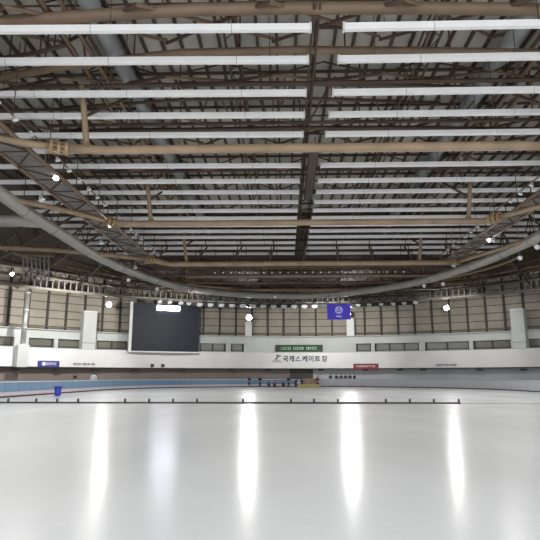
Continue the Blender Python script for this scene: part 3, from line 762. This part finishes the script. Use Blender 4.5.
for yy, hh_, lab in ((yc + 6, 15.6, 'first'), (yc + 11, 15.4, 'second'), (yc + 16, 15.2, 'third')):
    t = thing('roof_truss'); tag(t, '%s brown straight lattice behind the crossing catwalk' % lab, 'roof truss', 'straight lattices of the far roof')
    hw = math.sqrt(max(1, 30 ** 2 - (yy - 66) ** 2)) - 2
    for dh in (0, 1.1):
        bm = bmesh.new(); polytube(bm, [(CX - hw, yy, hh_ + dh), (CX, yy, hh_ + dh), (CX + hw, yy, hh_ + dh)], .15, 8); link('chord', bm, 'brownmid', t, True)
    nn = 22
    for i in range(nn):
        xa = CX - hw + 2 * hw * i / nn; xb = CX - hw + 2 * hw * (i + 1) / nn
        member('lattice_bar', (xa, yy, hh_ + (0 if i % 2 else 1.1)), (xb, yy, hh_ + (1.1 if i % 2 else 0)), .06, 'brownmid', t)

# vertical louvres near the left ring
t = thing('rod_cluster'); tag(t, 'cluster of thin vertical rods hanging above the left end of the ring truss', 'frame')
for i in range(7):
    q = at_y(23 + i * 4.2, 256, 60 + i * .4); b = at_y(24 + i * 4.2, 281, 60 + i * .4); member('rod', q, b, .09, 'grey', t)
q0 = at_y(20, 255, 60); q1 = at_y(54, 256, 62.8); member('top_bar', q0, q1, .12, 'brown', t)

# ------------------------------------------------------------------ crash pads round the ice edge
peri = []
s0 = 34.0
path = [Vector((RX - RR, y, 0)) for y in [s0 + i for i in range(int(RY - s0))]] + [arc_pt(-90 + i * 1.5, RR, 0, RX, RY) for i in range(121)] + [Vector((RX + RR, RY - i, 0)) for i in range(1, int(RY - s0))]
cum = [0]
for a, b in zip(path, path[1:]): cum.append(cum[-1] + (b - a).length)
def along(s):
    for i in range(len(cum) - 1):
        if cum[i + 1] >= s: return path[i].lerp(path[i + 1], (s - cum[i]) / (cum[i + 1] - cum[i]))
    return path[-1]
PL = 2.2; n = int(cum[-1] / PL); proto = {}
# keep those in the frame
blue_n = grey_n = 0
for i in range(n):
    a, b = along(i * PL), along((i + 1) * PL - .02); mid = (a + b) / 2
    out = Vector((mid.x - RX, max(0, mid.y - RY), 0)).normalized() if mid.y > RY else Vector((math.copysign(1, mid.x - RX), 0, 0))
    if mid.x / mid.y < -.56 or mid.x / mid.y > .50: continue
    blue = mid.x < 1.5
    key = 'bluepad' if blue else 'greypad'
    if blue: blue_n += 1; lab = '%s blue crash pad from the left, along the ice edge' % nth(blue_n)
    else: grey_n += 1; lab = '%s grey crash pad right of the blue ones, along the ice edge' % nth(grey_n)
    t = thing('crash_pad', mid + out * .2, math.atan2(b.y - a.y, b.x - a.x)); tag(t, lab, 'crash pad', ('blue' if blue else 'grey') + ' crash pads round the ice')
    if key not in proto:
        L = PL / 2 - .01
        b1 = bmesh.new(); box(b1, (-L, -.18, .42), (L, .2, 1.16), bev=.04)
        b2 = bmesh.new(); box(b2, (-L, -.2, .12), (L, .2, .42), bev=.02)
        b3 = bmesh.new(); box(b3, (-L, -.2, 1.16), (L, .2, 1.24), bev=.02)
        b4 = bmesh.new(); box(b4, (-L, -.22, 0), (L, .2, .12))
        proto[key] = [link('cushion', b1, key, t), link('kick_strip', b2, 'kick' if blue else 'greypad', t), link('top_cap', b3, 'cap' if blue else 'greypad', t), link('base_rail', b4, 'seal', t)]
    else:
        for o in proto[key]:
            c = o.copy(); col.objects.link(c); c.parent = t

# ------------------------------------------------------------------ low barrier line on the ice
yF = at_h(270, 403.6, 0).y
t = thing('lane_barrier'); tag(t, 'low dark barrier line with short pegs lying across the ice', 'barrier')
xl = at_h(-25, 404.5, 0); xr = at_h(459, 403.6, 0)
bm = bmesh.new(); polytube(bm, [(xl.x, yF, .05), (0, yF, .05), (xr.x, yF, .05)], .05, 8); link('hose', bm, 'dark', t)
xe = at_h(570, 403.6, 0); bm = bmesh.new(); polytube(bm, [(xr.x, yF, .03), (xe.x, yF - .2, .03)], .022, 6); link('thin_hose', bm, 'grey', t)
for px in [8, 36, 57, 78, 125, 149, 173, 197, 243, 291, 314, 338, 386, 410, 434, 459]:
    p = at_y(px, 403.6, yF); bm = bmesh.new()
    lathe(bm, [(.13, 0), (.13, .05), (.075, .08), (.06, .26), (.035, .3)], 12, Matrix.Translation((p.x, yF, 0))); link('peg', bm, 'dark', t)

# ------------------------------------------------------------------ blue bin
p = at_h(57.5, 396, 0)
t = thing('waste_bin', (p.x, p.y, 0)); tag(t, 'small blue plastic bin standing on the ice near the left pads', 'bin')
bm = bmesh.new(); lathe(bm, [(.2, 0), (.24, .03), (.3, .72), (.28, .72), (.2, .1)], 20); link('body', bm, 'bin', t, True)
bm = bmesh.new(); lathe(bm, [(.34, .7), (.35, .8), (.31, .82), (.28, .72)], 20); link('rim', bm, 'bin', t, True)
# items behind the left pads
pz = at_y(83, 379.5, 88)
def dist_on_floor(px, y):
    q = at_y(px, 377, y); return q
q = dist_on_floor(84, 78); t = thing('equipment_cover', (q.x, q.y + 4, .35)); tag(t, 'white rounded cover behind the left blue pads', 'cover')
bm = bmesh.new(); lathe(bm, [(.5, 0), (.52, .9), (.45, 1.35), (.25, 1.55), (.05, 1.6)], 18); link('dome', bm, 'cap', t, True)
bm = bmesh.new(); lathe(bm, [(.55, 0), (.55, .1)], 18); link('hem', bm, 'kick', t)
# bench, tan board
q0 = at_h(297, 386.6, 0); q1 = at_h(320, 386.6, 0); yb = 87.5
q0 = at_y(297, 386, yb); q1 = at_y(320, 386, yb)
t = thing('low_bench', ((q0.x + q1.x) / 2, yb, 0)); tag(t, 'low yellow bench by the far boards', 'bench')
L = (q1.x - q0.x) / 2
bm = bmesh.new(); box(bm, (-L, -.2, .36), (L, .2, .44)); link('seat', bm, 'yellow', t)
bm = bmesh.new(); box(bm, (-L, -.19, .1), (L, -.15, .36)); link('front_board', bm, 'yellow', t)
for s in (-.9, 0, .9):
    bm = bmesh.new(); box(bm, (s * L - .05, -.18, 0), (s * L + .05, .18, .36)); link('leg', bm, 'seatgrey', t)
q0 = at_y(304, 384, 90); q1 = at_y(318, 379, 90)
t = thing('board_screen', ((q0.x + q1.x) / 2, 90, 0)); tag(t, 'tan board standing behind the low yellow bench', 'board')
L = (q1.x - q0.x) / 2; bm = bmesh.new(); box(bm, (-L, -.03, .3), (L, .03, 1.35)); link('panel', bm, 'tan', t)
for s in (-1, 1):
    bm = bmesh.new(); box(bm, (s * L - .04, -.15, 0), (s * L + .04, .15, 1.38)); link('foot_post', bm, 'seatgrey', t)

# ------------------------------------------------------------------ people
def skin_mesh(verts, edges, radii, name, m, parent, sub=1):
    me = bpy.data.meshes.new(name); me.from_pydata(verts, edges, []); o = bpy.data.objects.new(name, me); col.objects.link(o)
    md = o.modifiers.new('s', 'SKIN'); md.use_smooth_shade = True
    for v, r in zip(me.skin_vertices[0].data, radii): v.radius = (r, r) if not isinstance(r, tuple) else r
    me.skin_vertices[0].data[0].use_root = True
    s = o.modifiers.new('ss', 'SUBSURF'); s.levels = sub; s.render_levels = sub
    bpy.context.view_layer.update()
    m2 = bpy.data.meshes.new_from_object(o.evaluated_get(bpy.context.evaluated_depsgraph_get())); bpy.data.objects.remove(o)
    m2.materials.clear(); m2.materials.append(M[m]); r = bpy.data.objects.new(name, m2); col.objects.link(r); r.parent = parent
    for p in m2.polygons: p.use_smooth = True
    return r
def person(px, py, y, label, top='black', bottom='black', pose='stand', rz=0, on=0.0):
    q = at_y(px, py, y)
    t = thing('person', (q.x, y, .35 if math.hypot(q.x - RX, y - RY) > RR + .5 else 0), rz); tag(t, label, 'person', 'people at the far end of the ice')
    # joint layout per pose (facing -Y)
    if pose == 'stand':
        J = dict(pel=(0, 0, .92), ch=(0, .0, 1.3), nk=(0, 0, 1.46), hd=(0, -.02, 1.6), kn=(.1, -.03, .5), an=(.11, .02, .1), toe=(.13, -.16, .05), sh=(.19, 0, 1.4), el=(.26, .03, 1.13), wr=(.25, -.08, .9), hn=(.25, -.12, .8))
    elif pose == 'skate':
        J = dict(pel=(0, .2, .72), ch=(0, -.12, 1.0), nk=(0, -.27, 1.12), hd=(0, -.4, 1.2), kn=(.12, -.12, .45), an=(.13, .1, .12), toe=(.14, -.1, .06), sh=(.18, -.2, 1.06), el=(.26, .02, .93), wr=(.14, .2, .92), hn=(.08, .26, .9))
    else:
        J = dict(pel=(0, .12, .3), ch=(0, -.02, .62), nk=(0, -.08, .78), hd=(0, -.12, .92), kn=(.17, -.3, .48), an=(.16, -.1, .09), toe=(.18, -.26, .05), sh=(.18, -.05, .72), el=(.25, -.22, .56), wr=(.15, -.38, .5), hn=(.1, -.42, .48))
    f = lambda k, s=1: (J[k][0] * s, J[k][1], J[k][2])
    V = [f('pel'), f('ch'), f('nk'), f('hd')]; E = [(0, 1), (1, 2), (2, 3)]; Rr = [.11, .13, .05, .09]
    V.append((f('hd')[0], f('hd')[1] - .01, f('hd')[2] + .1)); E.append((3, 4)); Rr.append(.075)
    for s in (-1, 1):
        b = len(V); V += [f('kn', s), f('an', s), f('toe', s), f('sh', s), f('el', s), f('wr', s), f('hn', s)]
        E += [(0, b), (b, b + 1), (b + 1, b + 2), (1, b + 3), (b + 3, b + 4), (b + 4, b + 5), (b + 5, b + 6)]; Rr += [.065, .045, .045, .055, .045, .032, .035]
    skin_mesh(V, E, Rr, 'body', 'skin', t)
    # jacket
    V = [f('pel'), f('ch'), f('nk')]; E = [(0, 1), (1, 2)]; Rr = [.14, .165, .075]
    for s in (-1, 1):
        b = len(V); V += [f('sh', s), f('el', s), f('wr', s)]; E += [(1, b), (b, b + 1), (b + 1, b + 2)]; Rr += [.085, .07, .05]
    skin_mesh(V, E, Rr, 'jacket', top, t)
    V = [f('pel')]; E = []; Rr = [.145]
    for s in (-1, 1):
        b = len(V); V += [f('kn', s), f('an', s)]; E += [(0, b), (b, b + 1)]; Rr += [.09, .065]
    skin_mesh(V, E, Rr, 'trousers', bottom, t)
    for s in (-1, 1):
        a = Vector(f('an', s)); bm = bmesh.new(); box(bm, (a.x - .05, a.y - .22, .02), (a.x + .05, a.y + .07, .13), bev=.02); sk = link('skate', bm, 'dark', t)
        bm = bmesh.new(); box(bm, (a.x - .008, a.y - .26, 0), (a.x + .008, a.y + .12, .03)); link('blade', bm, 'post', sk)
    hd = Vector(f('hd')) + Vector((0, .015, .07))
    bm = bmesh.new(); lathe(bm, [(.105, -.03), (.112, .02), (.09, .07), (.05, .1), (.01, .115)], 14, Matrix.Translation(hd)); link('hair', bm, 'hair', t, True)
    bm = bmesh.new(); lathe(bm, [(.018, 0), (.004, .03)], 8, Matrix.Translation(Vector(f('hd')) + Vector((0, -.09, .02))) @ Matrix.Rotation(R(90), 4, 'X')); link('nose', bm, 'skin', t)
    return t
person(249, 380, 90.0, 'person in dark clothes standing by the far pads, leftmost of the group', 'black', 'black')
person(260, 380, 88.5, 'person in a navy jacket standing on the far ice', 'blue', 'black', rz=.4)
person(268.5, 384, 86.5, 'person in dark clothes crouching on the ice, leftmost of the crouching three', 'black', 'blue', 'crouch', .5)
person(275, 384, 86, 'person in a red top crouching on the ice, middle of the crouching three', 'red', 'black', 'crouch', -.4)
person(283, 384, 86.5, 'person in a blue top crouching on the ice, rightmost of the crouching three', 'blue', 'black', 'crouch', .2)
person(288.5, 381, 88, 'person in black standing just left of the yellow bench', 'black', 'black', rz=-.5)
person(296, 382, 87, 'person in dark clothes bending forward at the left end of the bench', 'black', 'black', 'skate', .6)
person(302, 382, 88.6, 'person in navy bending forward behind the bench', 'blue', 'black', 'skate', -.6)
person(317.5, 380, 88.8, 'person in a dull red jacket at the right end of the bench', 'red', 'black', rz=.3)
person(330.5, 378, 93.3, 'person in black behind the boards right of the bench', 'black', 'black')
for i, px in enumerate([336.5, 341, 345.5, 350, 354.5]):
    person(px, 378, 93.4 + .3 * (i % 2), '%s from the left of five people behind the boards under the red sign' % nth(i + 1), ['black', 'blue', 'black', 'black', 'blue'][i], 'black', rz=.3 * (i - 2))
person(75, 378, 80.5, 'person in dark clothes behind the left blue pads', 'black', 'black', rz=.3)
